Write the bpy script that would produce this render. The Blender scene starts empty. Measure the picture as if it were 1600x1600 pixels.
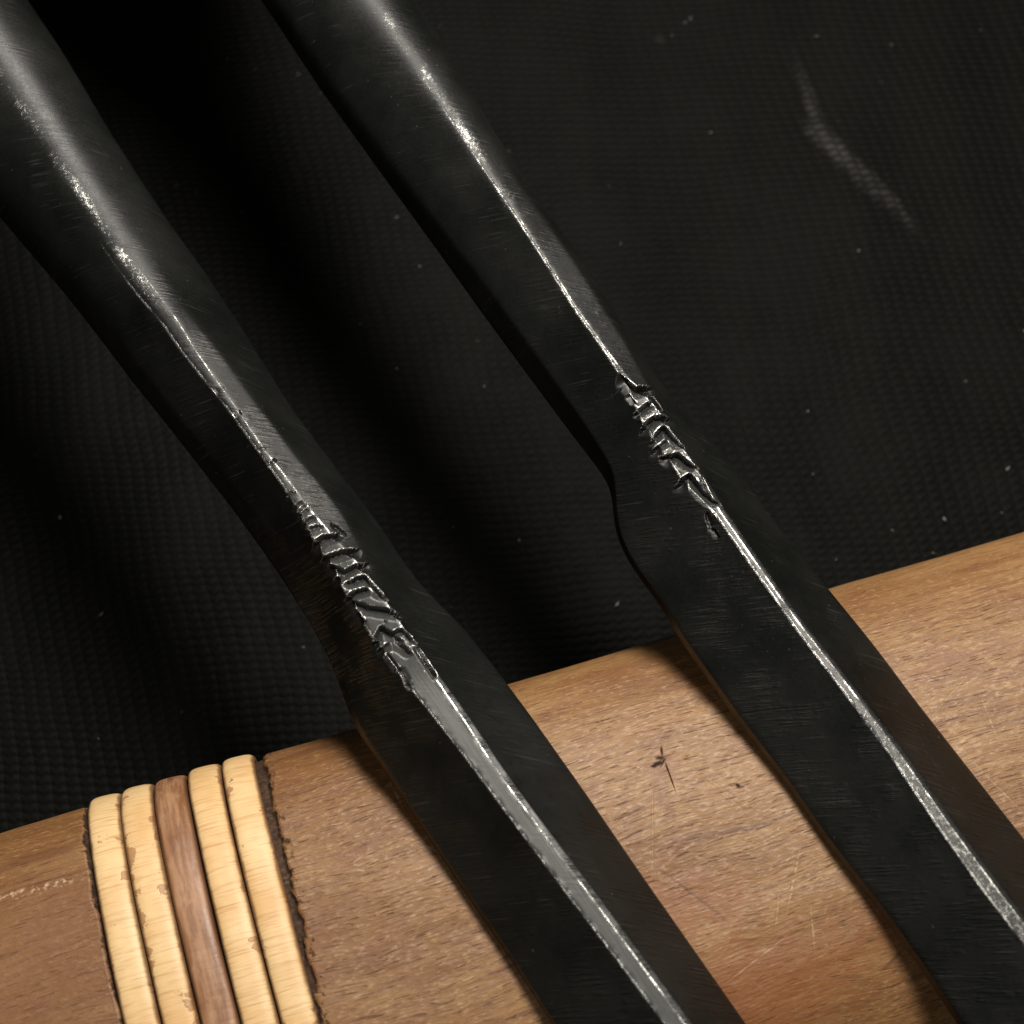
import bpy, math, random
import numpy as np
from mathutils import Vector, Matrix

random.seed(7)
RNG = np.random.default_rng(11)
S = 0.01                     # everything below is authored in centimetres
sc = bpy.context.scene
COL = sc.collection

# ------------------------------------------------------------------ camera
ELEV, DIST = math.radians(66.0), 15.0
TARGET = np.array([0.0, 0.0, 2.5])
FWD = np.array([0, math.cos(ELEV), -math.sin(ELEV)])
RIGHT = np.array([1.0, 0, 0])
UP = np.cross(RIGHT, FWD)
CAM = TARGET - DIST * FWD
FPX = 1600 * DIST / 8.0
cd = bpy.data.cameras.new('camera')
cam = bpy.data.objects.new('camera', cd)
COL.objects.link(cam)
cam.matrix_world = Matrix(((RIGHT[0], UP[0], -FWD[0], CAM[0] * S), (RIGHT[1], UP[1], -FWD[1], CAM[1] * S),
                           (RIGHT[2], UP[2], -FWD[2], CAM[2] * S), (0, 0, 0, 1)))
cd.sensor_width = 36.0
cd.lens = 36.0 * DIST / 8.0
cd.clip_start, cd.clip_end = 0.005, 20
cd.dof.use_dof = True
cd.dof.focus_distance = (DIST - 0.35) * S
cd.dof.aperture_fstop = 46
sc.camera = cam

# ------------------------------------------------------------------ world and lamps
w = bpy.data.worlds.new('World')
sc.world = w
w.use_nodes = True
w.node_tree.nodes['Background'].inputs[0].default_value = (0.95, 1.0, 0.96, 1)
w.node_tree.nodes['Background'].inputs[1].default_value = 0.008


def area(name, loc, target, size, power, col, size_y=None):
    ld = bpy.data.lights.new(name, 'AREA')
    ld.energy, ld.color, ld.size = power, col, size * S
    if size_y:
        ld.shape, ld.size_y = 'RECTANGLE', size_y * S
    o = bpy.data.objects.new(name, ld)
    COL.objects.link(o)
    o.location = Vector(loc) * S
    d = (Vector(target) - Vector(loc)).normalized()
    o.rotation_euler = d.to_track_quat('-Z', 'Y').to_euler()
    return o


area('key_lamp', (3.8, 7.5, 22), (1, 0, 2), 7, 0.47, (1.0, 0.93, 0.84))
area('fill_lamp', (-8, -16, 30), (0, 0, 2), 12, 0.10, (1.0, 0.94, 0.86))
area('neck_glint_lamp', (-2.5, 20, 22), (-1, 1, 2), 7, 0.30, (1.0, 0.95, 0.88))  # added lamp, placed to throw the highlight onto the necks
sc.view_settings.view_transform = 'Standard'
sc.view_settings.look = 'None'
sc.view_settings.exposure = 0.0
sc.view_settings.gamma = 1.0


# ------------------------------------------------------------------ node helpers
class NT:
    def __init__(self, name):
        self.m = bpy.data.materials.new(name)
        self.m.use_nodes = True
        self.t = self.m.node_tree
        self.b = self.t.nodes['Principled BSDF']

    def _set(self, sock, v):
        if isinstance(v, bpy.types.NodeSocket):
            self.t.links.new(v, sock)
        elif isinstance(v, (tuple, list)) and len(v) == 3 and sock.type == 'RGBA':
            sock.default_value = (*v, 1)
        else:
            sock.default_value = v

    def attr(self, name, out='Vector'):
        n = self.t.nodes.new('ShaderNodeAttribute')
        n.attribute_name = name
        return n.outputs[out]

    def math(self, op, a, b=0.0, clamp=False):
        n = self.t.nodes.new('ShaderNodeMath')
        n.operation, n.use_clamp = op, clamp
        self._set(n.inputs[0], a)
        self._set(n.inputs[1], b)
        return n.outputs[0]

    def vmul(self, v, s):
        n = self.t.nodes.new('ShaderNodeVectorMath')
        n.operation = 'MULTIPLY'
        self._set(n.inputs[0], v)
        self._set(n.inputs[1], s)
        return n.outputs[0]

    def vadd(self, v, s):
        n = self.t.nodes.new('ShaderNodeVectorMath')
        n.operation = 'ADD'
        self._set(n.inputs[0], v)
        self._set(n.inputs[1], s)
        return n.outputs[0]

    def sep(self, v):
        n = self.t.nodes.new('ShaderNodeSeparateXYZ')
        self._set(n.inputs[0], v)
        return n.outputs

    def comb(self, x, y, z=0.0):
        n = self.t.nodes.new('ShaderNodeCombineXYZ')
        for i, q in enumerate((x, y, z)):
            self._set(n.inputs[i], q)
        return n.outputs[0]

    def noise(self, v, scale=1.0, detail=3.0, rough=0.55, dist=0.0, out='Fac'):
        n = self.t.nodes.new('ShaderNodeTexNoise')
        self._set(n.inputs['Vector'], v)
        n.inputs['Scale'].default_value = scale
        n.inputs['Detail'].default_value = detail
        n.inputs['Roughness'].default_value = rough
        n.inputs['Distortion'].default_value = dist
        return n.outputs[out]

    def ramp(self, f, lo, hi, a=0.0, b=1.0):
        n = self.t.nodes.new('ShaderNodeMapRange')
        n.interpolation_type = 'SMOOTHSTEP'
        self._set(n.inputs[0], f)
        for i, q in enumerate((lo, hi, a, b)):
            self._set(n.inputs[i + 1], q)
        return n.outputs[0]

    def mix(self, f, a, b, mode='MIX'):
        n = self.t.nodes.new('ShaderNodeMix')
        n.data_type, n.blend_type = 'RGBA', mode
        self._set(n.inputs[0], f)
        self._set(n.inputs[6], a)
        self._set(n.inputs[7], b)
        return n.outputs[2]

    def bump(self, h, dist, strength=1.0, normal=None):
        n = self.t.nodes.new('ShaderNodeBump')
        self._set(n.inputs['Height'], h)
        n.inputs['Distance'].default_value = dist
        n.inputs['Strength'].default_value = strength
        if normal is not None:
            self._set(n.inputs['Normal'], normal)
        return n.outputs[0]

    def out(self, **k):
        for a, v in k.items():
            self._set(self.b.inputs[a.replace('_', ' ')], v)
        return self.m


def blob(n, t, c, t0, c0, rt, rc, ang=0.0, edge=0.5, nz=None):
    """soft elliptical mark with its own place on the surface, edge broken up by noise"""
    dt = n.math('SUBTRACT', t, t0)
    dc = n.math('SUBTRACT', c, c0)
    ca, sa = math.cos(ang), math.sin(ang)
    u = n.math('ADD', n.math('MULTIPLY', dt, ca / rt), n.math('MULTIPLY', dc, sa / rt))
    v = n.math('ADD', n.math('MULTIPLY', dt, -sa / rc), n.math('MULTIPLY', dc, ca / rc))
    r = n.math('SQRT', n.math('ADD', n.math('MULTIPLY', u, u), n.math('MULTIPLY', v, v)))
    if nz is not None:
        r = n.math('ADD', r, nz)
    return n.ramp(r, 1.0 + edge, 1.0 - edge)


# ------------------------------------------------------------------ materials
def mat_steel():
    n = NT('black_oxide_steel')
    p = n.attr('cm')
    wear_glint = n.attr('wear_glint', 'Fac')
    xx, yy, zz = n.sep(p)
    su = n.math('SUBTRACT', n.math('MULTIPLY', xx, 0.82), n.math('MULTIPLY', yy, 0.57))
    sv = n.math('ADD', n.math('MULTIPLY', xx, 0.57), n.math('MULTIPLY', yy, 0.82))
    grit = n.noise(p, 38, 3, 0.65)
    fine = n.noise(p, 120, 2, 0.6)
    cross = n.noise(n.vmul(p, (34.0, 4.0, 4.0)), 1.0, 3, 0.6)
    pat = n.noise(p, 1.6, 4, 0.6)
    facet = n.attr('facet', 'Fac')
    # worn, bare metal: the shape's own edges and the neck's painted glint, broken up by grit
    wr = n.math('ADD', wear_glint, n.math('MULTIPLY', n.math('SUBTRACT', grit, 0.5), 1.1))
    wr = n.math('ADD', wr, n.math('MULTIPLY', n.math('SUBTRACT', fine, 0.5), 1.1))
    bare = n.ramp(wr, 0.45, 0.85)
    streak = n.noise(n.vmul(p, (2.2, 70.0, 70.0)), 1.0, 3, 0.6)
    fg = n.math('MULTIPLY', facet, n.ramp(streak, 0.25, 0.75, 0.55, 1.0))
    dull = n.math('MAXIMUM', fg, n.math('MULTIPLY', n.ramp(wear_glint, 0.15, 0.7), 0.45))
    dark = n.mix(n.ramp(pat, 0.3, 0.75), (0.0055, 0.0062, 0.0055), (0.0125, 0.0132, 0.0120))
    rust = n.ramp(n.noise(p, 2.3, 5, 0.7), 0.64, 0.8, 0.0, 0.25)
    dark = n.mix(rust, dark, (0.016, 0.011, 0.007))
    specks = n.ramp(n.noise(p, 24, 2, 0.5), 0.735, 0.78)
    dark = n.mix(n.math('MULTIPLY', specks, 0.6), dark, (0.10, 0.098, 0.09))
    hair = n.ramp(n.noise(n.comb(n.math('MULTIPLY', su, 70.0), n.math('MULTIPLY', sv, 2.2), 7.0), 1.0, 2, 0.5), 0.60, 0.70)
    dark = n.mix(n.math('MULTIPLY', n.math('MULTIPLY', hair, n.ramp(n.noise(p, 2.7, 3, 0.6), 0.42, 0.62)), 0.6), dark, (0.045, 0.046, 0.042))
    colr = n.mix(bare, n.mix(dull, dark, (0.115, 0.12, 0.115)), (0.70, 0.70, 0.67))
    metal = n.math('ADD', n.math('MULTIPLY', bare, 0.9), n.math('MULTIPLY', dull, 0.5), True)
    rough = n.math('SUBTRACT', n.ramp(n.math('ADD', n.math('MULTIPLY', grit, 0.5), n.math('MULTIPLY', pat, 0.5)), 0.3, 0.7, 0.31, 0.45), n.math('MULTIPLY', bare, 0.06))
    h = n.math('ADD', n.math('MULTIPLY', fine, 0.35), n.math('MULTIPLY', grit, 0.5))
    cross = n.noise(n.comb(n.math('MULTIPLY', su, 46.0), n.math('MULTIPLY', sv, 3.5), 0.0), 1.0, 3, 0.6)
    cross = n.ramp(cross, 0.42, 0.66)
    gash = n.noise(n.comb(n.math('MULTIPLY', su, 22.0), n.math('MULTIPLY', sv, 1.8), 3.0), 1.0, 1, 0.4)
    cross = n.math('ADD', cross, n.math('MULTIPLY', n.ramp(gash, 0.70, 0.78), -2.0))
    pm = n.ramp(n.noise(p, 3.5, 3, 0.6), 0.42, 0.62)
    h = n.math('ADD', h, n.math('MULTIPLY', n.math('MULTIPLY', cross, pm), n.math('MULTIPLY', n.attr('scratch', 'Fac'), 5.0)))
    h = n.math('MULTIPLY', h, n.math('SUBTRACT', 1.0, n.math('MULTIPLY', n.ramp(facet, 0.0, 0.5), 0.95)))
    b = n.bump(h, 0.000018, 0.6)
    b = n.bump(n.math('MULTIPLY', grit, bare), 0.00005, 0.5, b)
    return n.out(Base_Color=colr, Metallic=metal, Roughness=rough, Normal=b, Specular_IOR_Level=0.45)


def mat_wood():
    n = NT('worn_brown_wood')
    q = n.attr('cm')                       # x: along the grain, y: round the section
    t, c, z = n.sep(q)
    warp = n.noise(q, 0.9, 2, 0.5, 0, 'Color')
    qq = n.vadd(q, n.vmul(warp, (0.0, 0.22, 0.0)))
    big = n.noise(n.vmul(qq, (0.5, 1.3, 1.0)), 1.0, 4, 0.55)
    streak = n.noise(n.vmul(qq, (0.9, 20.0, 1.0)), 1.0, 5, 0.68)
    fib = n.noise(n.vmul(qq, (4.0, 70.0, 1.0)), 1.0, 4, 0.7)
    fleck = n.noise(n.vmul(q, (16.0, 44.0, 1.0)), 1.0, 3, 0.65)
    pore = n.noise(n.vmul(qq, (5.0, 62.0, 1.0)), 1.3, 2, 0.45)
    mott = n.noise(n.vmul(q, (2.6, 3.6, 1.0)), 1.0, 4, 0.65)
    col = n.mix(n.ramp(big, 0.3, 0.72), (0.235, 0.106, 0.033), (0.375, 0.207, 0.080))
    col = n.mix(n.ramp(mott, 0.46, 0.68, 0.0, 0.62), col, (0.23, 0.095, 0.038))
    col = n.mix(n.ramp(streak, 0.50, 0.70, 0.0, 0.6), col, (0.19, 0.078, 0.032))
    col = n.mix(n.ramp(streak, 0.48, 0.28, 0.0, 0.40), col, (0.50, 0.28, 0.125))
    col = n.mix(n.ramp(fib, 0.48, 0.66, 0.0, 0.7), col, (0.16, 0.066, 0.028))
    col = n.mix(n.ramp(fleck, 0.52, 0.70, 0.0, 0.5), col, (0.54, 0.345, 0.165))
    lines = n.noise(n.vmul(qq, (0.8, 34.0, 1.0)), 1.0, 2, 0.5)
    col = n.mix(n.ramp(lines, 0.64, 0.70, 0.0, 0.55), col, (0.12, 0.05, 0.022))
    pm = n.ramp(pore, 0.63, 0.71)
    col = n.mix(n.math('MULTIPLY', pm, 0.75), col, (0.085, 0.035, 0.016))
    nz = n.math('MULTIPLY', n.math('SUBTRACT', n.noise(q, 9, 3, 0.7), 0.5), 2.2)
    # stains, a chipped knot, dried glue and scratches at their own places
    MK = MARKS
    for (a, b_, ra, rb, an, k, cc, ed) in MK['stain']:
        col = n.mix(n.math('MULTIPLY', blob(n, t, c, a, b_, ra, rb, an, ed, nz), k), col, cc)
    sc_h = 0.0
    for (a, b_, ra, rb, an, k) in MK['scratch']:
        s_ = n.math('MULTIPLY', blob(n, t, c, a, b_, ra, rb, an, 0.6, n.math('MULTIPLY', nz, 0.4)), n.ramp(fleck, 0.35, 0.6))
        col = n.mix(n.math('MULTIPLY', s_, k), col, (0.72, 0.50, 0.32))
        sc_h = n.math('ADD', sc_h, s_)
    knot_m = None
    for (a, b_, ra, rb, an) in MK['knot']:
        s_ = blob(n, t, c, a, b_, ra, rb, an, 0.6, n.math('MULTIPLY', nz, 1.0))
        knot_m = s_ if knot_m is None else n.math('MAXIMUM', knot_m, s_)
    col = n.mix(knot_m, col, (0.02, 0.008, 0.004))
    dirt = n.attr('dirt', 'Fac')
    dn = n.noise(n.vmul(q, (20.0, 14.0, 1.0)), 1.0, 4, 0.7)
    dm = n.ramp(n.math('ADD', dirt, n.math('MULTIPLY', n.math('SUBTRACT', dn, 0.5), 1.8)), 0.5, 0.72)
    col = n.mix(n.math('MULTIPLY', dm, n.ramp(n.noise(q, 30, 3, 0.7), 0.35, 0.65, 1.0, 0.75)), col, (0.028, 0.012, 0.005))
    glue = blob(n, t, c, *MK['glue'], 0.5, nz)
    gl2 = n.math('MULTIPLY', glue, n.ramp(n.noise(q, 22, 3, 0.6), 0.5, 0.62))
    col = n.mix(n.math('MULTIPLY', gl2, 0.7), col, (0.85, 0.62, 0.42))
    rough = n.ramp(fleck, 0.3, 0.7, 0.53, 0.38)
    rough = n.math('SUBTRACT', rough, n.math('MULTIPLY', gl2, 0.25))
    rough = n.math('ADD', rough, n.math('MULTIPLY', dm, 0.3), True)
    h = n.math('ADD', n.math('MULTIPLY', fib, 0.7), n.math('MULTIPLY', fleck, 0.6))
    h = n.math('SUBTRACT', h, n.math('MULTIPLY', pm, 0.6))
    h = n.math('SUBTRACT', h, n.math('MULTIPLY', knot_m, 0.4))
    rough = n.math('ADD', rough, n.math('MULTIPLY', knot_m, 0.4), True)
    h = n.math('SUBTRACT', h, n.math('MULTIPLY', sc_h, 0.5))
    h = n.math('ADD', h, n.math('MULTIPLY', n.math('MULTIPLY', dm, dn), 2.0))
    b = n.bump(h, 0.00007, 0.75)
    b = n.bump(mott, 0.00025, 0.5, b)
    b = n.bump(big, 0.0006, 0.5, b)
    return n.out(Base_Color=col, Roughness=rough, Normal=b, Specular_IOR_Level=0.5)


def mat_cord(name, pale=True, seed=0.0):
    n = NT(name)
    q = n.vadd(n.attr('cm'), (seed * 3.7, seed * 5.1, 0))   # x: across cord, y: round the handle
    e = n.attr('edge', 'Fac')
    if pale:
        ring = n.noise(n.vmul(q, (2.0, 34.0, 1.0)), 1.0, 3, 0.6, 0.4)
        ring2 = n.noise(n.vmul(q, (3.5, 85.0, 1.0)), 1.0, 2, 0.55)
        big = n.noise(q, 1.5, 3, 0.6)
        col = n.mix(n.ramp(big, 0.3, 0.7), (0.82, 0.50, 0.215), (0.93, 0.67, 0.345))
        col = n.mix(n.ramp(ring, 0.52, 0.70, 0.0, 0.55), col, (0.62, 0.33, 0.12))
        col = n.mix(n.ramp(ring2, 0.56, 0.68, 0.0, 0.55), col, (0.50, 0.24, 0.08))
        chip = n.noise(q, 4.2, 4, 0.62)
        cm = n.ramp(n.math('ADD', chip, n.math('MULTIPLY', e, 0.17)), 0.735 - 0.06 * (seed == 2), 0.755 - 0.06 * (seed == 2))
        col = n.mix(n.math('MULTIPLY', cm, 0.75), col, (0.42, 0.20, 0.085))
        spot = n.ramp(n.noise(q, 13, 2, 0.5), 0.71, 0.76)
        col = n.mix(n.math('MULTIPLY', spot, 0.7), col, (0.25, 0.11, 0.04))
        edge_dark = n.ramp(n.math('ADD', e, n.math('MULTIPLY', n.noise(q, 7, 3, 0.6), 0.25)), 0.86, 1.08)  # darker brown towards both edges of the cord
        col = n.mix(n.math('MULTIPLY', edge_dark, 0.85), col, (0.17, 0.075, 0.028))
        h = n.math('SUBTRACT', n.math('MULTIPLY', ring, 0.5), n.math('MULTIPLY', cm, 0.9))
        h = n.math('SUBTRACT', h, n.math('MULTIPLY', ring2, 0.3))
        b = n.bump(h, 0.00008, 0.7)
        return n.out(Base_Color=col, Roughness=0.44, Normal=b, Specular_IOR_Level=0.5)
    fib = n.noise(n.vmul(q, (20.0, 2.2, 1.0)), 1.0, 4, 0.6)
    mot = n.noise(n.vmul(q, (9.0, 4.0, 1.0)), 1.0, 4, 0.7)
    ring = n.noise(n.vmul(q, (2.0, 20.0, 1.0)), 1.0, 2, 0.5)
    col = n.mix(n.ramp(fib, 0.32, 0.7), (0.25, 0.108, 0.046), (0.47, 0.255, 0.135))
    col = n.mix(n.ramp(mot, 0.5, 0.72, 0.0, 0.6), col, (0.56, 0.33, 0.19))
    col = n.mix(n.ramp(mot, 0.40, 0.28, 0.0, 0.6), col, (0.15, 0.052, 0.02))
    edge_dark = n.ramp(n.math('ADD', e, n.math('MULTIPLY', mot, 0.2)), 0.84, 1.05)  # this cord darkens towards its edges too
    col = n.mix(n.math('MULTIPLY', edge_dark, 0.8), col, (0.10, 0.04, 0.016))
    h = n.math('ADD', n.math('MULTIPLY', mot, 0.5), n.math('MULTIPLY', ring, 0.5))
    b = n.bump(h, 0.0001, 0.7)
    return n.out(Base_Color=col, Roughness=n.ramp(mot, 0.3, 0.7, 0.36, 0.6), Normal=b, Specular_IOR_Level=0.55)


def mat_mat():
    n = NT('ribbed_black_mat')
    p = n.attr('cm')
    wob = n.noise(p, 0.35, 5, 0.42, 0, 'Color')
    pw = n.vadd(p, n.vmul(wob, (0.5, 0.5, 0)))
    x, y, z = n.sep(pw)
    # a sheared lattice of little raised lenses, like a coarse woven weft
    v = n.math('MULTIPLY', n.math('SUBTRACT', y, n.math('MULTIPLY', x, 0.03)), math.pi / 0.083)
    u = n.math('MULTIPLY', n.math('ADD', x, n.math('MULTIPLY', y, 0.24)), math.pi / 0.127)
    v2 = n.math('SUBTRACT', v, n.math('MULTIPLY', n.math('SINE', n.math('MULTIPLY', u, 2.0)), 0.35))
    cu = n.math('ABSOLUTE', n.math('COSINE', u))
    cv = n.math('ABSOLUTE', n.math('COSINE', v2))
    cell = n.math('MULTIPLY', n.math('POWER', cu, 0.6), cv)
    row = cv
    irr = n.noise(p, 6, 4, 0.75)
    hh = n.math('MULTIPLY', n.math('ADD', n.math('MULTIPLY', cell, 0.8), n.math('MULTIPLY', row, 0.2)),
                n.math('ADD', irr, 0.5))
    band = n.noise(n.vmul(p, (1.6, 0.14, 1.0)), 1.0, 2, 0.5)
    fine = n.noise(p, 60, 3, 0.7)
    col = n.mix(n.ramp(fine, 0.3, 0.75), (0.0016, 0.0018, 0.0013), (0.0032, 0.0035, 0.0027))
    col = n.mix(n.ramp(band, 0.35, 0.7, 0.0, 0.5), col, (0.0056, 0.0057, 0.0047))
    nz = n.math('MULTIPLY', n.math('SUBTRACT', n.noise(p, 5, 3, 0.7), 0.5), 1.6)
    for (a, b_, ra, rb, an, k, ed) in MARKS['chalk']:
        s_ = blob(n, *n.sep(p)[:2], a, b_, ra, rb, an, ed, nz)
        s_ = n.math('MULTIPLY', n.math('MULTIPLY', s_, n.ramp(hh, 0.2, 0.8, 0.2, 1.0)), n.ramp(n.noise(p, 11, 4, 0.75), 0.35, 0.6, 0.35, 1.0))
        col = n.mix(n.math('MULTIPLY', s_, k), col, (0.060, 0.057, 0.055))
    spk = n.ramp(n.noise(p, 17, 1, 0.4), 0.82, 0.86)
    col = n.mix(n.math('MULTIPLY', spk, 0.7), col, (0.045, 0.042, 0.038))
    h = n.math('MULTIPLY', hh, n.ramp(n.noise(p, 0.9, 4, 0.6), 0.3, 0.65, 0.55, 1.15))
    h = n.math('ADD', h, n.math('MULTIPLY', fine, 0.22))
    b = n.bump(h, 0.00020, 0.55)
    return n.out(Base_Color=col, Roughness=0.6, Normal=b, Specular_IOR_Level=0.07)


def mat_plain(name, colr, rough=0.8, hs=40):
    n = NT(name)
    p = n.attr('cm')
    f = n.noise(p, hs, 3, 0.7)
    col = n.mix(n.ramp(f, 0.3, 0.7), tuple(v * 0.6 for v in colr), colr)
    return n.out(Base_Color=col, Roughness=rough, Normal=n.bump(f, 0.00008, 0.8))


# ------------------------------------------------------------------ geometry helpers
def ray_to(px, py, z):
    """the point at height z (cm) seen at pixel px, py of the 1600 px photograph"""
    d = FWD + RIGHT * (px - 800) / FPX - UP * (py - 800) / FPX
    k = (z - CAM[2]) / d[2]
    return CAM + d * k


def link(name, verts, faces, material, parent=None, attrs=None, normals=None, smooth=True):
    me = bpy.data.meshes.new(name)
    verts = np.asarray(verts, dtype=float)
    me.from_pydata((verts * S).tolist(), [], faces if isinstance(faces, list) else faces.tolist())
    me.materials.append(material)
    a = {'cm': verts}
    a.update(attrs or {})
    for k, v in a.items():
        v = np.asarray(v, dtype=np.float32)
        if v.ndim == 2:
            at = me.attributes.new(k, 'FLOAT_VECTOR', 'POINT')
            at.data.foreach_set('vector', v.ravel())
        else:
            at = me.attributes.new(k, 'FLOAT', 'POINT')
            at.data.foreach_set('value', v.ravel())
    me.polygons.foreach_set('use_smooth', [smooth] * len(me.polygons))
    me.validate()
    me.update()
    if normals is not None:
        me.normals_split_custom_set_from_vertices(normals.tolist())
    o = bpy.data.objects.new(name, me)
    COL.objects.link(o)
    if parent:
        o.parent = parent
    return o


def tag(o, label=None, cat=None, group=None, kind=None):
    for k, v in (('label', label), ('category', cat), ('group', group), ('kind', kind)):
        if v:
            o[k] = v
    return o


def empty(name, loc, M=None):
    o = bpy.data.objects.new(name, None)
    COL.objects.link(o)
    o.empty_display_size = 0.005
    if M is not None:
        o.matrix_world = M
    else:
        o.location = Vector(loc) * S
    return o


def grid_faces(nx, nu, closed=True):
    i = np.arange(nx - 1)[:, None]
    m = nu if closed else nu - 1
    j = np.arange(m)[None, :]
    jn = (j + 1) % nu
    a = i * nu + j
    b = i * nu + jn
    c = (i + 1) * nu + jn
    d = (i + 1) * nu + j
    return np.stack([a, b, c, d], -1).reshape(-1, 4)


def vnoise(p, seed=0, octaves=3):
    """cheap smooth value noise on an (n,2) array"""
    out = np.zeros(len(p))
    amp, tot = 1.0, 0.0
    for o in range(octaves):
        q = p * (2 ** o) + 17.3 * (o + seed)
        i = np.floor(q).astype(int)
        f = q - i
        f = f * f * (3 - 2 * f)

        def hsh(a, b):
            v = np.sin(a * 127.1 + b * 311.7 + seed * 74.7 + o * 19.1) * 43758.5453
            return v - np.floor(v)
        v = (hsh(i[:, 0], i[:, 1]) * (1 - f[:, 0]) + hsh(i[:, 0] + 1, i[:, 1]) * f[:, 0]) * (1 - f[:, 1]) + \
            (hsh(i[:, 0], i[:, 1] + 1) * (1 - f[:, 0]) + hsh(i[:, 0] + 1, i[:, 1] + 1) * f[:, 0]) * f[:, 1]
        out += amp * v
        tot += amp
        amp *= 0.5
    return out / tot - 0.5


# ------------------------------------------------------------------ the handle's frame
H = 2.5                                     # height of the wooden handle's crest
TH = 0.302
AX = np.array([math.cos(TH), math.sin(TH), 0])
PV = np.array([-math.sin(TH), math.cos(TH), 0])
OA, OB, ON = 2.0, 1.25, 2.5
ORG = np.array([0, -3.16, H - OB])
T_L, T_R = -2.81, -1.50                     # the five cords lie between these


def oval(phi):
    c, s = np.cos(phi), np.sin(phi)
    return (OA * np.sign(c) * np.abs(c) ** (2 / ON), OB * np.sign(s) * np.abs(s) ** (2 / ON))


PH = np.linspace(-math.pi, math.pi, 4001)
ou, ow = oval(PH)
ARC = np.concatenate([[0], np.cumsum(np.hypot(np.diff(ou), np.diff(ow)))])
ARC_TOP = np.interp(math.pi / 2, PH, ARC)


def wood_tc(px, py):
    """grain coordinates (along, round) of the crest-side point at a pixel"""
    best = None
    d = FWD + RIGHT * (px - 800) / FPX - UP * (py - 800) / FPX
    for k in np.linspace(11, 19, 3200):
        P = CAM + d * k - ORG
        u, v = P @ PV, P[2]
        if (abs(u) / OA) ** ON + (abs(v) / OB) ** ON < 1 and v > 0:
            ph = math.atan2((v / OB) ** (ON / 2), np.sign(u) * (abs(u) / OA) ** (ON / 2))
            return P @ AX, np.interp(ph, PH, ARC) - ARC_TOP
    return 0, 0


def mark(px, py, ra, rb, an_px):
    """ellipse centred at a pixel; an_px: its long axis direction in the picture (dx, dy)"""
    a, b = wood_tc(px, py)
    a2, b2 = wood_tc(px + an_px[0], py + an_px[1])
    return a, b, ra, rb, math.atan2(b2 - b, a2 - a)


MARKS = {'stain': [], 'scratch': [], 'knot': [], 'chalk': []}
DK, MD, RD = (0.13, 0.052, 0.022), (0.24, 0.105, 0.045), (0.29, 0.105, 0.035)
for (px, py, ra, rb, d, k, cc, ed) in [
        (1040, 1192, .10, .12, (20, -6), .55, MD, .7), (1505, 1035, .17, .10, (20, 8), .62, MD, .35), (1560, 1010, .10, .06, (20, -8), .5, MD, .3),
        (985, 1040, .40, .06, (20, -6), .35, MD, .6), (470, 1180, .45, .05, (20, -6), .5, DK, .5),
        (600, 1190, .25, .05, (20, -6), .4, DK, .5), (1000, 1440, .7, .25, (20, -6), .6, RD, .6),
        (1150, 1560, .9, .34, (20, -6), .7, RD, .6), (60, 1340, .35, .05, (20, -6), .5, DK, .5),
        (1240, 1150, .3, .2, (20, -6), .25, MD, .6), (520, 1420, .35, .10, (20, -6), .4, MD, .6),
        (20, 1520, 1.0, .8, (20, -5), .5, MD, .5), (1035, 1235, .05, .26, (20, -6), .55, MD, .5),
        (1080, 1395, .28, .012, (26, 20), .6, DK, .5), (1395, 1500, .12, .015, (20, -20), .7, DK, .4),
        (500, 1500, .12, .4, (20, -6), .35, MD, .6)]:
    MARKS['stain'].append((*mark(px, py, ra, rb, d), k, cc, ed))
for (px, py, ra, rb, d, k) in [
        (1240, 1375, .20, .008, (4, -20), .6), (1215, 1420, .12, .006, (2, -20), .5), (1105, 1215, .32, .007, (20, 14), .45),
        (1130, 1240, .22, .006, (20, 16), .35), (1020, 1290, .30, .006, (0, 20), .35), (1270, 1450, .14, .006, (2, 20), .5),
        (1545, 1120, .16, .008, (8, 20), .5), (1560, 1230, .25, .007, (20, 20), .45), (1480, 1090, .2, .006, (14, -16), .35),
        (1300, 980, .14, .012, (4, -20), .4), (1180, 1500, .22, .006, (18, -14), .35), (620, 1245, .12, .008, (10, 20), .45),
        (680, 1330, .2, .006, (18, 10), .3), (1110, 1090, .22, .006, (20, 4), .3), (950, 1150, .2, .006, (10, 20), .3)]:
    MARKS['scratch'].append((*mark(px, py, ra, rb, d), k))
MARKS['knot'] = [mark(1034, 1174, .05, .010, (-2, -20)), mark(1031, 1183, .035, .020, (20, 2)), mark(1028, 1193, .04, .018, (20, -6)), mark(1036, 1190, .04, .008, (10, -20)),
                 mark(1047, 1212, .12, .005, (7, 20)), mark(1153, 1227, .018, .016, (20, 0)), mark(1022, 1196, .02, .010, (20, 0))]
MARKS['glue'] = mark(60, 1390, .28, .035, (20, -5))
for (px, py, ra, rb, d, k, ed) in [
        (1295, 222, .30, .10, (20, 20), .75, .6), (1350, 275, .55, .09, (19, 20), .55, .7), (1268, 160, .45, .055, (7, 20), .5, .7),
        (1410, 330, .30, .035, (13, 20), .25, .6), (1030, 60, .05, .05, (20, 0), .3, .5),
        (1265, 170, .12, .05, (10, 20), .3, .6)]:
    P = ray_to(px, py, 0)
    Q = ray_to(px + d[0], py + d[1], 0)
    MARKS['chalk'].append((P[0], P[1], ra, rb, math.atan2(Q[1] - P[1], Q[0] - P[0]), k, ed))

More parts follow.
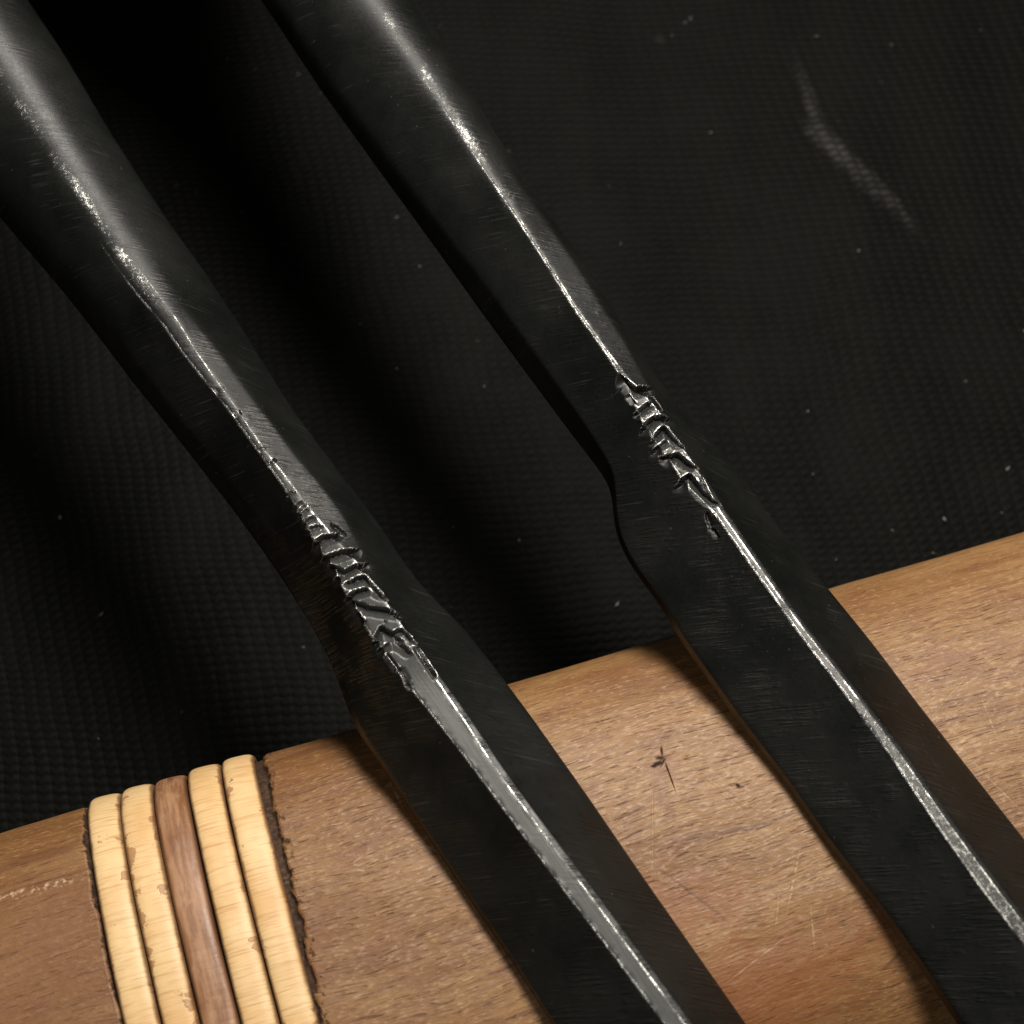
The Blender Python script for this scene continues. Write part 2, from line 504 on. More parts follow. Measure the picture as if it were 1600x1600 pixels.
M_STEEL = mat_steel()
M_WOOD = mat_wood()
M_MAT = mat_mat()
M_GRIME = mat_plain('dark_grime', (0.030, 0.015, 0.008), 0.9)
M_GRIP = mat_plain('dark_oak_grip', (0.11, 0.05, 0.022), 0.5, 6)
M_LINT = mat_plain('grey_lint', (0.20, 0.19, 0.17), 0.9)

# ------------------------------------------------------------------ the mat
g = np.linspace(-20, 20, 161)
GX, GY = np.meshgrid(g, g, indexing='ij')
GZ = 0.05 * vnoise(np.stack([GX.ravel() * .22, GY.ravel() * .22], 1), 3, 2)
GZ = GZ - GZ.max()
mv = np.stack([GX.ravel(), GY.ravel(), GZ], 1)
ca, sa = math.cos(math.radians(7)), math.sin(math.radians(7))
mo = link('mat', mv, grid_faces(161, 161, False)[:, ::-1], M_MAT)
tag(mo, 'black mat with a fine woven ribbed texture and a pale chalky smear', None, None, 'structure')

# ------------------------------------------------------------------ the wooden handle with its rattan cords
hn = empty('wooden_handle', tuple(ORG[:2]) + (0,),
           Matrix(((AX[0], PV[0], 0, ORG[0] * S), (AX[1], PV[1], 0, ORG[1] * S), (0, 0, 1, ORG[2] * S), (0, 0, 0, 1))))
tag(hn, 'worn brown wooden handle wrapped in rattan cords, lying across under both black chisels', 'handle')


def bulge(t):
    return np.interp(t, [-9, -3.4, -2.2, 0, 4, 10], [-.10, .012, .012, .0, .0, -.02])


def ring_pts(t, phi, rad):
    """points of the oval offset outwards by rad; t, phi, rad arrays"""
    u, v = oval(phi)
    du, dv = oval(phi + 1e-3)
    nx, ny = dv - v, -(du - u)
    ln = np.hypot(nx, ny) + 1e-12
    nx, ny = nx / ln, ny / ln
    k = bulge(t) + rad
    return np.stack([t, u + nx * k, v + ny * k], -1)


ts = np.unique(np.concatenate([np.linspace(-7.5, -3.1, 60), np.arange(-3.1, -1.3, .012), np.linspace(-1.3, 7.5, 180)]))
phw = np.linspace(-math.pi, math.pi, 420, endpoint=False) + 0.003
Tg, Pg = np.meshgrid(ts, phw, indexing='ij')
tt, pp = Tg.ravel(), Pg.ravel()
arc = np.interp(pp, PH, ARC) - ARC_TOP
jag = vnoise(np.stack([arc * 9, arc * 0], 1), 5, 3) * 0.10
jag2 = vnoise(np.stack([arc * 9 + 40, arc * 0], 1), 8, 3) * 0.07
low = np.clip((-arc) * 0.035 + 0.035, 0.0, 0.10)          # the gap opens towards the near side
jag = jag + vnoise(np.stack([arc * 40, arc * 0], 1), 15, 2) * 0.05
gr = np.clip((T_R + .010 + low * .75 + jag * .8 - tt) / .016, 0, 1) * np.clip((tt - (T_L - .008 - low * .35 - jag2 * .7)) / .02, 0, 1)
rough_w = vnoise(np.stack([tt * 1.2, arc * 9], 1), 2, 3) * 0.012 + vnoise(np.stack([tt * .5, arc * .8], 1), 21, 2) * 0.03
crumb = vnoise(np.stack([tt * 22, arc * 22], 1), 6, 3)
rad = rough_w - gr * (0.045 - 0.05 * crumb)
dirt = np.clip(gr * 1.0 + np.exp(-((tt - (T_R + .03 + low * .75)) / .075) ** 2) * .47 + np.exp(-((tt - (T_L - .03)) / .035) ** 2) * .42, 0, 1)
wv = ring_pts(tt, pp, rad)
wf = grid_faces(len(ts), len(phw))
nW = len(wv)
wf = wf.tolist() + [list(range(len(phw))), [nW - 1 - i for i in range(len(phw))]]
link('wood_body', wv, wf, M_WOOD, hn, {'cm': np.stack([tt, arc, wv[:, 2] * .2], 1), 'dirt': dirt})

edges_t = np.array([0, .255, .513, .778, 1.044, 1.31]) + T_L
for k in range(5):
    a, b = edges_t[k] + .004, edges_t[k + 1] - .004
    mid, hw = (a + b) / 2, (b - a) / 2
    m = 41
    th = np.linspace(0.0, math.pi, m)
    phc = np.linspace(-math.pi, math.pi, 700, endpoint=False) + 0.001 * k
    A, B = np.meshgrid(phc, th, indexing='ij')
    A, B = A.ravel(), B.ravel()
    ac = np.interp(A, PH, ARC) - ARC_TOP
    wob = vnoise(np.stack([ac * .7, ac * 0 + k * 3.1], 1), k, 2) * .022
    wd = 1 + vnoise(np.stack([ac * 1.1, ac * 0 + k * 5.3], 1), k + 9, 2) * .10
    cx = -np.sign(np.cos(B)) * np.abs(np.cos(B)) ** .62 * hw * wd
    rise = (0.064, .066, .058, .068, .070)[k]
    cr = np.abs(np.sin(B)) ** .62 * rise * (1 - .10 * (cx / hw))
    segm = vnoise(np.stack([ac * 7, cx * 3 + k], 1), k + 30, 2) * .006
    t = mid + cx + wob * .5
    v = ring_pts(t, A, cr - .02 + segm)
    f = grid_faces(len(phc), m, False)
    n0 = (len(phc) - 1) * m
    j = np.arange(m - 1)
    f = np.concatenate([f, np.stack([n0 + j, n0 + j + 1, j + 1, j], -1)])
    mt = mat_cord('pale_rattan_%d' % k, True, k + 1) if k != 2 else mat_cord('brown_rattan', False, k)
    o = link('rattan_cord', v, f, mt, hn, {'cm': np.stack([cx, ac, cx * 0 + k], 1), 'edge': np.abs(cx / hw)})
    if k == 2:
        o['label'] = 'darker brown worn rattan cord in the middle of the wrapping'
    if k == 4:
        o['label'] = 'pale rattan cord nearest the black chisels'


# ------------------------------------------------------------------ the chisels
def seg_dist(P, A, B):
    d = B - A
    L2 = (d * d).sum()
    tpar = ((P - A) @ d) / L2
    tc = np.clip(tpar, 0, 1)
    Q = A + tc[:, None] * d
    e = P - Q
    side = (d[0] * (P[:, 1] - A[1]) - d[1] * (P[:, 0] - A[0])) / math.sqrt(L2)
    return np.hypot(e[:, 0], e[:, 1]), side, tpar, math.sqrt(L2)


def make_chisel(lines, cuts, zk, rnd, glint_rough, neck_px, label, facet_dull, seed, xlim, edge_prof):
    """lines: feature lines, each [(px, py, z above the crest)...]; every section is read off them"""
    T0 = ray_to(*neck_px[0], H + .6)
    T1 = ray_to(*neck_px[1], H + .6)
    ax = T1 - T0
    ax[2] = 0
    ax /= np.linalg.norm(ax)
    sd = np.array([-ax[1], ax[0], 0])       # +y of the chisel: the picture's upper right
    O = np.array([T1[0], T1[1], H + 0.004])
    loc = {}
    for k, pts in lines.items():
        L = []
        for (px, py, dz) in pts:
            P = ray_to(px, py, H + dz) - O
            L.append((P @ ax, P @ sd, dz))
        L = np.array(sorted(L))
        loc[k] = L
    zone = [np.array(ray_to(px, py, H + .6) - O) @ ax for px, py in zk]
    x0, x1 = xlim
    xs = np.unique(np.concatenate([np.arange(x0, zone[0], .035), np.arange(zone[0], zone[1], .0105), np.arange(zone[1], x1, .03)]))

    def ext(L, j):
        v = np.interp(xs, L[:, 0], L[:, j])
        # straight continuation past both ends
        s0 = (L[1, j] - L[0, j]) / (L[1, 0] - L[0, 0])
        s1 = (L[-1, j] - L[-2, j]) / (L[-1, 0] - L[-2, 0])
        v = np.where(xs < L[0, 0], L[0, j] + s0 * (xs - L[0, 0]), v)
        v = np.where(xs > L[-1, 0], L[-1, j] + s1 * (xs - L[-1, 0]), v)
        return v

    def sm(v, s):
        ker = np.exp(-0.5 * (np.linspace(-3, 3, 25)) ** 2)
        ker /= ker.sum()
        ux = np.arange(xs[0], xs[-1], .01)
        uv = np.interp(ux, xs, v)
        step = max(1, int(round(s / .01 / 4)))
        big = np.zeros(24 * step + 1)
        big[::step] = ker
        pad = len(big) // 2
        uv = np.convolve(np.pad(uv, pad, mode='reflect', reflect_type='odd'), big, mode='valid')
        return np.interp(xs, ux, uv)
    order = ['BL', 'LL', 'LU', 'TL', 'TR', 'RU', 'RL', 'BR']
    smw = {'TL': .03, 'TR': .03, 'RU': .08, 'LU': .07, 'LL': .07, 'RL': .09, 'BL': .08, 'BR': .08}
    Y = {k: sm(ext(loc[k], 1), smw[k]) for k in order}
    nar = np.interp(xs, [zone[1] - .3, zone[1] + .4], [0, facet_dull[2]])
    mid_ = (Y['TL'] + Y['TR']) / 2
    for k in ('TL', 'TR'):
        Y[k] = mid_ + (Y[k] - mid_) * (1 - nar)
    Y['RU'] = Y['TR'] * nar + Y['RU'] * (1 - nar) + .010 * nar
    Z = {k: sm(ext(loc[k], 2), .10) for k in order}
    # keep order sane: TR right of TL, RU beyond TR
    Y['TR'] = np.maximum(Y['TR'], Y['TL'] + .012)
    Y['RU'] = np.maximum(Y['RU'], Y['TR'] + .010)
    Y['RL'] = np.maximum(Y['RL'], Y['RU'] + .02)
    Y['LU'] = np.minimum(Y['LU'], Y['TL'] - .02)
    Y['LL'] = np.minimum(Y['LL'], Y['LU'] + .10)
    R_ = np.interp(xs, *zip(*sorted(((np.array(ray_to(px, py, H + .6)) - O) @ ax, r) for px, py, r in rnd)))
    # sample parameters along each edge, dense near the ridge
    lin = lambda n: np.linspace(0, 1, n, endpoint=False)
    samp = [lin(10), lin(12), 1 - (1 - lin(50)) ** 1.9, lin(18), lin(24) ** 1.2, lin(28), lin(12), lin(12)]
    nu = sum(len(s) for s in samp)
    V = np.zeros((len(xs), nu, 3))
    for i in range(len(xs)):
        C = np.array([[Y[k][i], Z[k][i]] for k in order])
        per, cum = [], [0.0]
        for a in range(8):
            b = (a + 1) % 8
            cum.append(cum[-1] + np.linalg.norm(C[b] - C[a]))
        L = cum[-1]
        M = 1000
        s = np.arange(M) * L / M
        Cc = np.vstack([C, C[:1]])
        py_ = np.interp(s, cum, Cc[:, 0])
        pz_ = np.interp(s, cum, Cc[:, 1])
        r = R_[i]
        sig = 0.009 + 0.22 * r
        fr = np.fft.rfftfreq(M, L / M)
        gk = np.exp(-2 * (math.pi * fr * sig) ** 2)
        qy = np.fft.irfft(np.fft.rfft(py_) * gk, M)
        qz = np.fft.irfft(np.fft.rfft(pz_) * gk, M)
        # growing back what the rounding took off, and easing towards an ellipse
        for q, p in ((qy, py_), (qz, pz_)):
            c0 = (q.max() + q.min()) / 2
            k_ = (p.max() - p.min()) / (q.max() - q.min())
            q[:] = (p.max() + p.min()) / 2 + (q - c0) * (1 + (k_ - 1) * min(1, r * 1.6))
        if r > 0:
            cy, cz = (py_.max() + py_.min()) / 2, (pz_.max() + pz_.min()) / 2
            ry, rz = (py_.max() - py_.min()) / 2, (pz_.max() - pz_.min()) / 2
            an = np.arctan2((qz - cz) / rz, (qy - cy) / ry)
            e = min(1, r)
            qy = qy * (1 - e) + (cy + ry * np.cos(an)) * e
            qz = qz * (1 - e) + (cz + rz * np.sin(an)) * e
        ss = []
        for a in range(8):
            ss.append(cum[a] + samp[a] * (cum[a + 1] - cum[a]))
        ss = np.concatenate(ss)
        sp, qyp, qzp = np.append(s, L), np.append(qy, qy[0]), np.append(qz, qz[0])
        V[i, :, 0] = xs[i]
        V[i, :, 1] = np.interp(ss, sp, qyp)
        V[i, :, 2] = np.interp(ss, sp, qzp)
    # normals
    def normals(V):
        dx = np.gradient(V, axis=0)
        du = np.roll(V, -1, 1) - np.roll(V, 1, 1)
        n = np.cross(du, dx)
        return n / (np.linalg.norm(n, axis=2, keepdims=True) + 1e-12)
    N0 = normals(V)
    cen = V.mean(1, keepdims=True)
    if ((V - cen) * N0)[:, :, 1:].sum() < 0:
        N0 = -N0
    # chops cut into the ridge
    P2 = V.reshape(-1, 3)
    depth = np.zeros(len(P2))
    topm = (N0.reshape(-1, 3)[:, 2] > 0.15)
    wobx = vnoise(P2[:, :2] * 10, seed, 2) * .026
    woby = vnoise(P2[:, :2] * 10 + 50, seed + 1, 2) * .026
    Q2 = P2[:, :2] + np.stack([wobx, woby], 1)
    for (poly, wid, dep) in cuts:
        pts = [((np.array(ray_to(px, py, H + .62)) - O) @ ax, (np.array(ray_to(px, py, H + .62)) - O) @ sd) for px, py in poly]
        best = np.full(len(P2), 9.0)
        bs = np.zeros(len(P2))
        n_ = len(pts) - 1
        for a in range(n_):
            A, B = np.array(pts[a]), np.array(pts[a + 1])
            d, side, tp, ln = seg_dist(Q2, A, B)
            u = d < best
            best = np.where(u, d, best)
            # positive side: towards the blade's tip (+x)
            nx_ = -(B - A)[1]
            sg = 1.0 if nx_ > 0 else -1.0
            bs = np.where(u, side * sg, bs)
        W = wid / 200.0
        down = np.clip(1 - best / W, 0, 1) * (bs >= 0)          # sloping floor
        wall = np.clip(1 - best / (.16 * W), 0, 1) * (bs < 0)   # steep side
        depth = np.maximum(depth, dep * .75 * np.maximum(down, wall))
    Zt = np.maximum(Z['TL'], Z['TR'])[:, None] * np.ones((1, nu))
    depth *= topm * np.exp(-(np.clip(Zt - V[:, :, 2] - .03, 0, 9) / .055) ** 2).ravel()
    smooth_r = vnoise(P2[:, :2] * np.array([1.2, 4]), seed + 4, 1) * .002
    Zr = np.maximum(Z['TL'], Z['TR'])[:, None] * np.ones((1, nu))
    near = (np.exp(-((V[:, :, 1] - Y['TL'][:, None]) / .018) ** 2) + .5 * np.exp(-((V[:, :, 1] - Y['TR'][:, None]) / .015) ** 2)).reshape(-1) * topm
    ridge_n = vnoise(P2[:, :2] * np.array([26, 18]), seed + 6, 3) * .012 * np.repeat(np.clip(1 - R_ / .22, 0, 1), nu) * near * glint_rough[2]
    hgt = -depth + ridge_n
    D = N0 * hgt.reshape(len(xs), nu)[:, :, None]
    V2 = V + D + N0 * (smooth_r.reshape(len(xs), nu) * .5)[:, :, None]
    N1 = normals(V2)
    if ((V2 - cen) * N1)[:, :, 1:].sum() < 0:
        N1 = -N1
    # wear: how far the section turns per cm, plus how proud a point is of its neighbours along x
    hh = hgt.reshape(len(xs), nu)
    # bend per cm round the section
    dn = np.roll(N1, -2, 1) - np.roll(N1, 2, 1)
    dl = np.linalg.norm(np.roll(V2, -2, 1) - np.roll(V2, 2, 1), axis=2) + .004
    dv = np.roll(V2, -2, 1) - np.roll(V2, 2, 1)
    curv = (dn * dv).sum(2) / dl ** 2
    wr = np.clip((curv - 7) / 26, 0, 1) * (N1[:, :, 2] > .25)
    dnx = np.gradient(N1, axis=0)
    dvx = np.gradient(V2, axis=0)
    curx = (dnx * dvx).sum(2) / ((dvx * dvx).sum(2) + 1e-5)
    wr = np.maximum(wr, np.clip((curx - 10) / 30, 0, 1) * (N1[:, :, 2] > .2))
    ridge_only = np.exp(-((V[:, :, 2] - Zr) / .085) ** 2)
    wr *= ridge_only * np.clip((N1[:, :, 2] - .35) / .25, 0, 1)
    # explicit rubbed lines along both edges of the ridge
    def edge_line(key, wdt):
        return np.exp(-((V[:, :, 1] - Y[key][:, None]) / wdt) ** 2) * (N0[:, :, 2] > .2)
    ln_n = vnoise(np.stack([V[:, :, 0].ravel() * 9, V[:, :, 1].ravel() * 3], 1), seed + 15, 4).reshape(len(xs), nu)
    uncut = (hh > -.02)
    l_amt = np.interp(xs, edge_prof[0], edge_prof[1])[:, None]
    r_amt = np.interp(xs, edge_prof[0], edge_prof[2])[:, None]
    wr = wr * .9
    wr = np.maximum(wr, edge_line('TL', .011) * l_amt * (.78 + 1.0 * ln_n) * uncut)
    wr = np.maximum(wr, edge_line('TR', .010) * r_amt * (.78 + 1.0 * ln_n) * uncut)
    # the flat between the two ridge edges is rubbed dull grey
    inside = ((V[:, :, 1] > Y['TL'][:, None] - .004) & (V[:, :, 1] < Y['TR'][:, None] + .004) & (N0[:, :, 2] > .2))
    wide = np.clip((Y['TR'] - Y['TL'] - .015) / .04, 0, 1)[:, None]
    amt = np.interp(xs, [x0, zone[0] - .2, zone[0] + .3, zone[1], x1], [0, 0, .8, 1, 1])[:, None]
    fac = inside * wide * amt * facet_dull[0] * (hh > -.06)
    wr = np.maximum(wr, inside * wide * amt * facet_dull[1] * (hh > -.03))
    # highlight glitter painted as bare metal down the round part of the neck
    wn = vnoise(np.stack([V[:, :, 0].ravel() * 7, V[:, :, 1].ravel() * 12], 1), seed + 12, 4).reshape(len(xs), nu)
    neck_glint = np.interp(xs, glint_rough[0], glint_rough[1])[:, None]
    wr = np.maximum(wr, neck_glint * np.exp(-((V[:, :, 1] - (Y['TL'] + Y['TR'])[:, None] / 2 - .03) / .07) ** 2)
                    * (N1[:, :, 2] > .3) * (0.7 + wn))
    scr = np.interp(xs, [zone[0] - 3, zone[0], zone[1], x1], [.15, .5, .9, .6])[:, None] * np.ones((1, nu)) * (N1[:, :, 2] > .2)
    M = Matrix(((ax[0], sd[0], 0, O[0] * S), (ax[1], sd[1], 0, O[1] * S), (0, 0, 1, O[2] * S), (0, 0, 0, 1)))
    root = empty('chisel', None, M)
    tag(root, label, 'chisel', 'black forged chisels lying across the wooden handle')
    # the forged neck runs on into a steel ferrule and a turned wooden grip
    zc = float((Z['TL'][0] + Z['BL'][0]) / 2)
    yc = float((Y['RL'][0] + Y['LL'][0]) / 2)
    for nm, prof, mt in (('ferrule', [(.3, .0), (.3, .60), (-.1, .72), (-1.0, 1.02), (-1.9, 1.12), (-1.9, .0)], M_STEEL),
                         ('grip', [(-1.905, .0), (-1.905, 1.08), (-2.6, 1.28), (-5, 1.5), (-8, 1.42), (-10.5, 1.25), (-10.8, 1.1), (-10.8, .0)], M_GRIP)):
        aa = np.linspace(0, 2 * math.pi, 48, endpoint=False)
        pv = np.array([[x0 + px_, yc + r_ * math.cos(a_), zc + r_ * math.sin(a_)] for px_, r_ in prof for a_ in aa])
        link(nm, pv, grid_faces(len(prof), 48)[:, ::-1], mt, root, {'wear_glint': np.zeros(len(pv)), 'facet': np.zeros(len(pv)), 'scratch': np.zeros(len(pv))})
    cut_i = int(np.searchsorted(xs, zone[0] + .62 * (zone[1] - zone[0])))
    for nm, i0, i1 in (('neck', 0, cut_i + 1), ('blade', cut_i, len(xs))):
        vv = V2[i0:i1].reshape(-1, 3)
        nx = i1 - i0
        f = grid_faces(nx, nu)
        # orientation check
        a, b, c = vv[f[0, 0]], vv[f[0, 1]], vv[f[0, 2]]
        if np.dot(np.cross(b - a, c - a), N1[i0, 0]) < 0:
            f = f[:, ::-1]
        F = f.tolist()
        nrm = N1[i0:i1].reshape(-1, 3)
        if nm == 'neck':
            F.append(list(range(nu)))
        else:
            F.append([len(vv) - nu + j for j in range(nu)])
        link(nm, vv, F, M_STEEL, root, {'wear_glint': wr[i0:i1].ravel(), 'facet': fac[i0:i1].ravel(), 'scratch': scr[i0:i1].ravel()}, nrm)
    return root


def with_z(pts, zs):
    """give a pixel polyline its heights, read off a (pixel row, height) list"""
    ys, zz = zip(*zs)
    return [(x, y, float(np.interp(y, ys, zz))) for x, y in pts]


def off(pts, dx, dy=0):
    return [(x + dx, y + dy) for x, y in pts]


# left chisel
A_edgeL = [(-172, 118), (-6, 339), (99, 463), (200, 592), (275, 685), (365, 800), (430, 890), (480, 968), (517, 1035), (538, 1095), (556, 1140),
           (600, 1203), (650, 1280), (725, 1393), (800, 1503), (862, 1600), (1000, 1815)]
A_TL = [(-160, -110), (20, 170), (120, 320), (175, 407), (215, 460), (250, 500), (285, 550), (315, 588), (357, 640), (395, 693), (435, 748),
        (462, 788), (490, 842), (518, 885), (550, 945), (590, 1008),
        (632, 1062), (675, 1118), (735, 1202), (800, 1290), (875, 1390), (965, 1508), (1033, 1600), (1175, 1792)]
A_TR = [(-155, -112), (40, 165), (140, 312), (197, 396), (240, 450), (278, 502), (307, 550), (340, 597), (372, 642), (411, 700), (450, 750),
        (484, 796), (515, 832), (558, 880), (592, 925), (620, 965),
        (648, 1010), (677, 1056), (730, 1128), (800, 1228), (866, 1317), (950, 1429), (1074, 1598), (1216, 1792)]
A_RU = [(-80, -110), (100, 180), (182, 318), (235, 397), (280, 468), (300, 496), (335, 538), (379, 598), (425, 660), (463, 712), (512, 770), (540, 808), (561, 850),
        (583, 892), (606, 928), (630, 968), (655, 1010), (684, 1052), (737, 1124), (807, 1224), (873, 1313), (957, 1425), (1081, 1594), (1223, 1788)]
A_edgeR = [(-40, -120), (40, 0), (100, 88), (172, 207), (225, 287), (275, 360), (325, 427), (375, 505), (432, 597), (457, 637), (512, 712), (560, 775),
           (600, 828), (625, 868), (650, 905), (682, 940), (720, 977), (766, 1034), (800, 1080), (830, 1120), (920, 1247), (1000, 1364),
           (1165, 1600), (1300, 1793)]
A_LU = [(-110, 90), (50, 320), (130, 440), (215, 565), (275, 645), (325, 706), (388, 787), (450, 869), (490, 930), (518, 985), (540, 1070), (560, 1135),
        (603, 1199), (653, 1276), (728, 1389), (803, 1499), (865, 1596), (1003, 1811)]
A_lines = {
    'TL': with_z(A_TL, [(-120, 1.05), (500, .86), (830, .72), (1060, .56), (1800, .52)]),
    'TR': with_z(A_TR, [(-120, 1.05), (500, .86), (830, .72), (1060, .56), (1800, .52)]),
    'RU': with_z(A_RU, [(-120, .97), (500, .805), (600, .755), (830, .655), (940, .57), (1060, .552), (1800, .512)]),
    'RL': with_z(A_edgeR, [(-120, .5), (500, .40), (800, .33), (950, .16), (1060, .12), (1800, .12)]),
    'BR': with_z(A_edgeR, [(-120, .2), (500, .10), (800, .05), (950, .0), (1060, .0), (1800, .0)]),
    'LU': with_z(A_LU, [(-120, .75), (500, .55), (850, .42), (1000, .22), (1100, .12), (1800, .12)]),
    'LL': with_z(A_edgeL, [(-120, .5), (500, .35), (850, .25), (1000, .1), (1100, .02), (1800, .02)]),
    'BL': with_z(A_edgeL, [(-120, .2), (500, .08), (850, .02), (1000, .0), (1100, .0), (1800, .0)]),
}


def inset(L, key, other, amounts):
    """pull the bottom corners of the round neck inwards"""
    out = []
    for (x, y, z) in L[key]:
        k = float(np.interp(y, *zip(*amounts)))
        out.append((x + k * (.83 if key == 'BL' else -.83), y - k * (.56 if key == 'BL' else -.56), z))
    L[key] = out


inset(A_lines, 'BR', 0, [(-120, 55), (700, 40), (900, 0)])
inset(A_lines, 'BL', 0, [(-120, 55), (800, 40), (1050, 0)])
A_cuts = [([(491, 858), (507, 848), (523, 844)], 15, .085), ([(507, 877), (525, 872), (551, 864)], 15, .085),
          ([(516, 888), (540, 898), (568, 885)], 15, .08), ([(520, 909), (541, 900)], 12, .07),
          ([(550, 911), (572, 904), (596, 928)], 15, .085), ([(541, 939), (556, 926), (571, 922)], 15, .09),
          ([(545, 941), (573, 951), (617, 957)], 15, .085), ([(554, 957), (567, 968)], 11, .06),
          ([(586, 999), (596, 982), (608, 990), (620, 996)], 18, .085), ([(621, 988), (630, 983), (642, 992)], 14, .075),
          ([(615, 1000), (635, 1013)], 13, .075), ([(593, 1014), (606, 1005)], 12, .07),
          ([(607, 1024), (622, 1044), (636, 1068)], 9, .055), ([(650, 1014), (660, 1030), (673, 1053)], 9, .05),
          ([(527, 828), (538, 838)], 8, .04), ([(462, 800), (470, 796)], 7, .03), ([(470, 812), (480, 806)], 7, .035),
          ([(478, 825), (490, 818)], 8, .04), ([(484, 836), (500, 830)], 8, .04), ([(452, 786), (459, 781)], 6, .025),
          ([(468, 806), (476, 800)], 6, .03), ([(424, 738), (430, 732)], 5, .03), ([(410, 716), (416, 712)], 5, .025), ([(345, 628), (351, 623)], 5, .025),
          ([(372, 664), (378, 660)], 5, .03)]
make_chisel(A_lines, A_cuts, [(400, 700), (700, 1130)],
            [(-300, -300, .8), (-160, -110, .7), (40, 190, .62), (180, 400, .36), (272, 525, .08), (400, 700, .03), (700, 1100, 0), (1290, 1800, 0)],
            ([-14, -7.6, -6.6, -5.4, -4.4, -3.9, -3], [.0, .15, .40, .6, .7, .2, 0], 1.0),
            [(330, 605), (700, 1160)], 'left black chisel, its wide rubbed grey ridge crossing the handle close to the rattan cords', (.70, .14, .28), 3, (-8.2, 7.0),
            ([-14, -5.2, -4.2, -1.2, 0, 7], [0, 0, .85, .85, .8, .85], [0, 0, .8, .8, .95, .75]))

# right chisel
B_LL = [(310, -130), (425, 35), (500, 148), (600, 285), (700, 420), (800, 556), (900, 690), (935, 735), (955, 765), (957, 800), (961, 832), (974, 865),
        (996, 900), (1030, 945), (1062, 1000), (1146, 1120), (1226, 1226), (1296, 1327), (1371, 1422), (1446, 1527), (1500, 1607), (1635, 1795)]
B_LU = [(345, -125), (458, 30), (535, 140), (635, 275), (735, 405), (830, 540), (910, 655), (940, 703), (960, 740), (962, 790), (967, 830), (982, 864),
        (1004, 898), (1037, 940), (1067, 993), (1152, 1113), (1232, 1218), (1302, 1318), (1377, 1413), (1452, 1518), (1506, 1598), (1641, 1786)]
B_TL = [(505, -120), (590, 20), (660, 120), (725, 218), (797, 325), (847, 402), (897, 482), (947, 552), (982, 606), (1000, 650), (1022, 688), (1050, 724),
        (1072, 758), (1100, 783), (1118, 803), (1176, 888), (1245, 988), (1318, 1085), (1390, 1184), (1463, 1296), (1535, 1398), (1600, 1482), (1700, 1610)]
B_TR = [(508, -122), (593, 18), (663, 118), (728, 216), (800, 323), (850, 400), (900, 480), (950, 550), (990, 602), (1028, 640), (1055, 686), (1080, 720),
        (1096, 748), (1112, 776), (1124, 798), (1184, 882), (1256, 980), (1332, 1076), (1406, 1172), (1484, 1282), (1560, 1384), (1622, 1465), (1722, 1595)]
B_RU = [(580, -118), (655, 15), (710, 105), (770, 215), (830, 305), (872, 368), (928, 452), (985, 545), (1008, 592), (1034, 636), (1060, 682), (1086, 716),
        (1102, 744), (1118, 772), (1130, 794), (1190, 878), (1262, 976), (1338, 1072), (1412, 1168), (1490, 1278), (1566, 1380), (1628, 1461), (1728, 1591)]
B_RL = [(560, -130), (640, 0), (700, 90), (750, 172), (800, 250), (865, 342), (925, 427), (990, 527), (1025, 588), (1060, 635), (1125, 702), (1185, 780),
        (1210, 815), (1245, 862), (1295, 922), (1365, 1008), (1430, 1095), (1502, 1187), (1600, 1312), (1740, 1490)]
B_lines = {
    'TL': with_z(B_TL, [(-130, 1.1), (300, .88), (600, .72), (780, .56), (1800, .52)]),
    'TR': with_z(B_TR, [(-130, 1.1), (300, .88), (600, .72), (780, .56), (1800, .52)]),
    'RU': with_z(B_RU, [(-130, 1.02), (300, .805), (600, .665), (700, .60), (780, .552), (1800, .512)]),
    'RL': with_z(B_RL, [(-130, .55), (300, .48), (600, .38), (700, .16), (800, .12), (1800, .12)]),
    'BR': with_z(B_RL, [(-130, .2), (300, .10), (600, .05), (700, .0), (1800, .0)]),
    'LU': with_z(B_LU, [(-130, .75), (300, .58), (600, .47), (740, .36), (840, .13), (1800, .12)]),
    'LL': with_z(B_LL, [(-130, .45), (300, .32), (600, .22), (740, .14), (840, .02), (1800, .02)]),
    'BL': with_z(B_LL, [(-130, .15), (300, .05), (600, .0), (1800, .0)]),
}
inset(B_lines, 'BR', 0, [(-120, 55), (500, 35), (680, 0)])
inset(B_lines, 'BL', 0, [(-120, 50), (600, 25), (780, 0)])
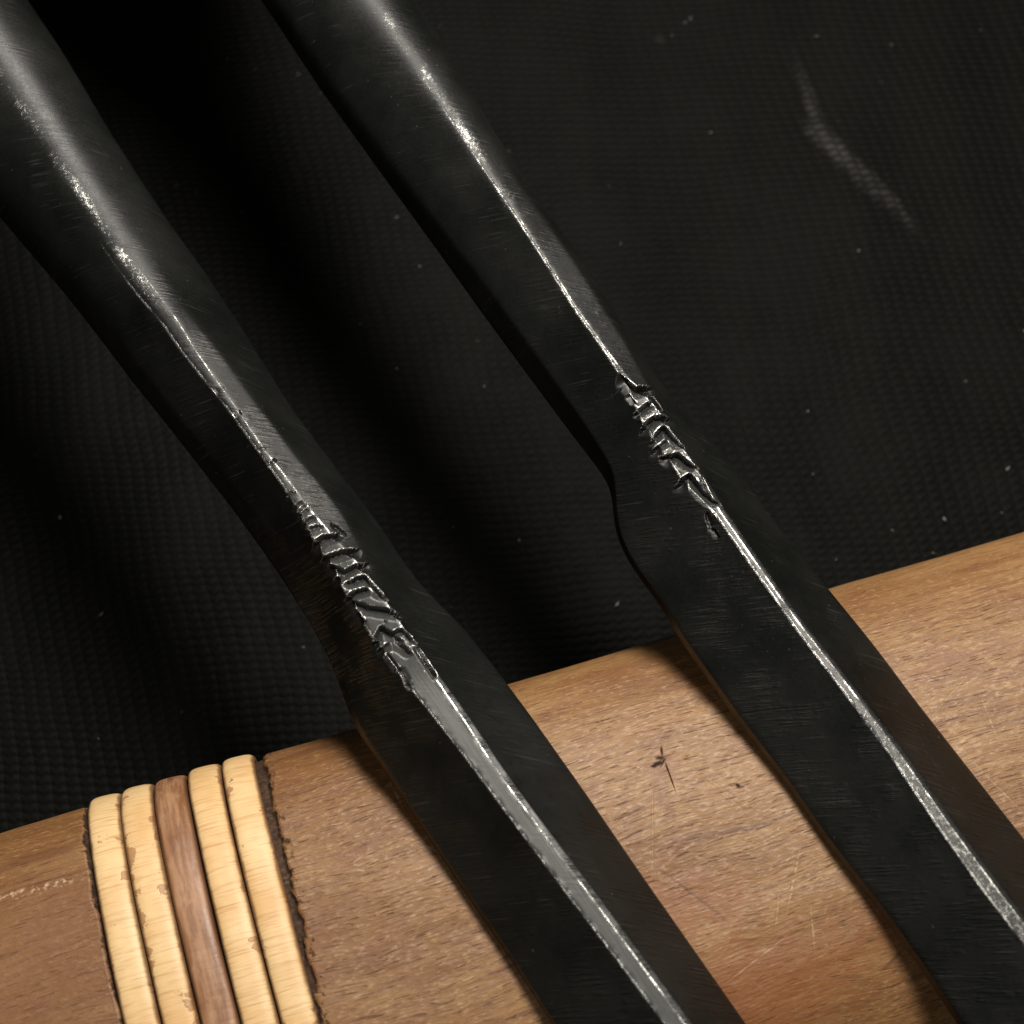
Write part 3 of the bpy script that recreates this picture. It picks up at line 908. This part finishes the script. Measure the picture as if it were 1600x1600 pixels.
B_cuts = [([(977, 603), (994, 617), (1008, 613)], 17, .09), ([(997, 647), (1012, 637)], 13, .08), ([(1008, 669), (1020, 657), (1041, 655)], 16, .09),
          ([(1024, 684), (1035, 672), (1057, 690)], 16, .09), ([(1026, 701), (1039, 692)], 12, .07), ([(1044, 713), (1060, 712), (1080, 723)], 15, .09),
          ([(1066, 749), (1078, 741), (1092, 757), (1112, 773)], 17, .09), ([(1007, 615), (1030, 638)], 9, .05),
          ([(1104, 800), (1112, 814), (1122, 828)], 7, .035), ([(957, 618), (975, 608)], 5, .025), ([(1095, 750), (1106, 768)], 7, .03),
          ([(1108, 838), (1112, 852)], 4, .02), ([(984, 625), (990, 632)], 8, .05)]
make_chisel(B_lines, B_cuts, [(930, 530), (1170, 870)],
            [(300, -300, .8), (505, -120, .6), (600, 40, .60), (725, 218, .28), (850, 400, .06), (980, 600, .03), (1100, 780, 0), (1700, 1610, 0)],
            ([-14, -7.2, -6.2, -5.0, -4.0, -3.2], [.1, .3, .55, .7, .5, 0], .9),
            [(800, 325), (1250, 985)], 'right black chisel with a thin shiny ridge line, lying farther along the wooden handle', (.45, .46, .38), 8, (-8.4, 7.0),
            ([-14, -6.6, -4.6, -3.6, -1.2, 0, 7], [0, .1, .72, .95, 1.0, .95, .9], [0, 0, .5, .8, 1.0, .85, .85]))

# ------------------------------------------------------------------ lint and dust lying on the mat
dv_, df_ = [], []
for i in range(80):
    px, py = random.uniform(-50, 1650), random.uniform(-50, 1250)
    P = ray_to(px, py, 0.0)
    r = random.choice([.006, .008, .010, .015])
    a = random.random() * 6.28
    st = random.uniform(1, 2.4)
    b0 = len(dv_)
    for (q, zz) in ((0, .012), (1, .012), (2, .012), (3, .012)):
        an = a + q * math.pi / 2
        rr = r * (st if q % 2 == 0 else 1) * random.uniform(.6, 1.2)
        dv_.append((P[0] + rr * math.cos(an), P[1] + rr * math.sin(an), .004))
    dv_.append((P[0], P[1], .004 + r * .8))
    for q in range(4):
        df_.append([b0 + q, b0 + (q + 1) % 4, b0 + 4])
d = link('lint', dv_, df_, M_LINT)
tag(d, 'tiny specks of grey lint and dust scattered over the black mat', None, None, 'stuff')
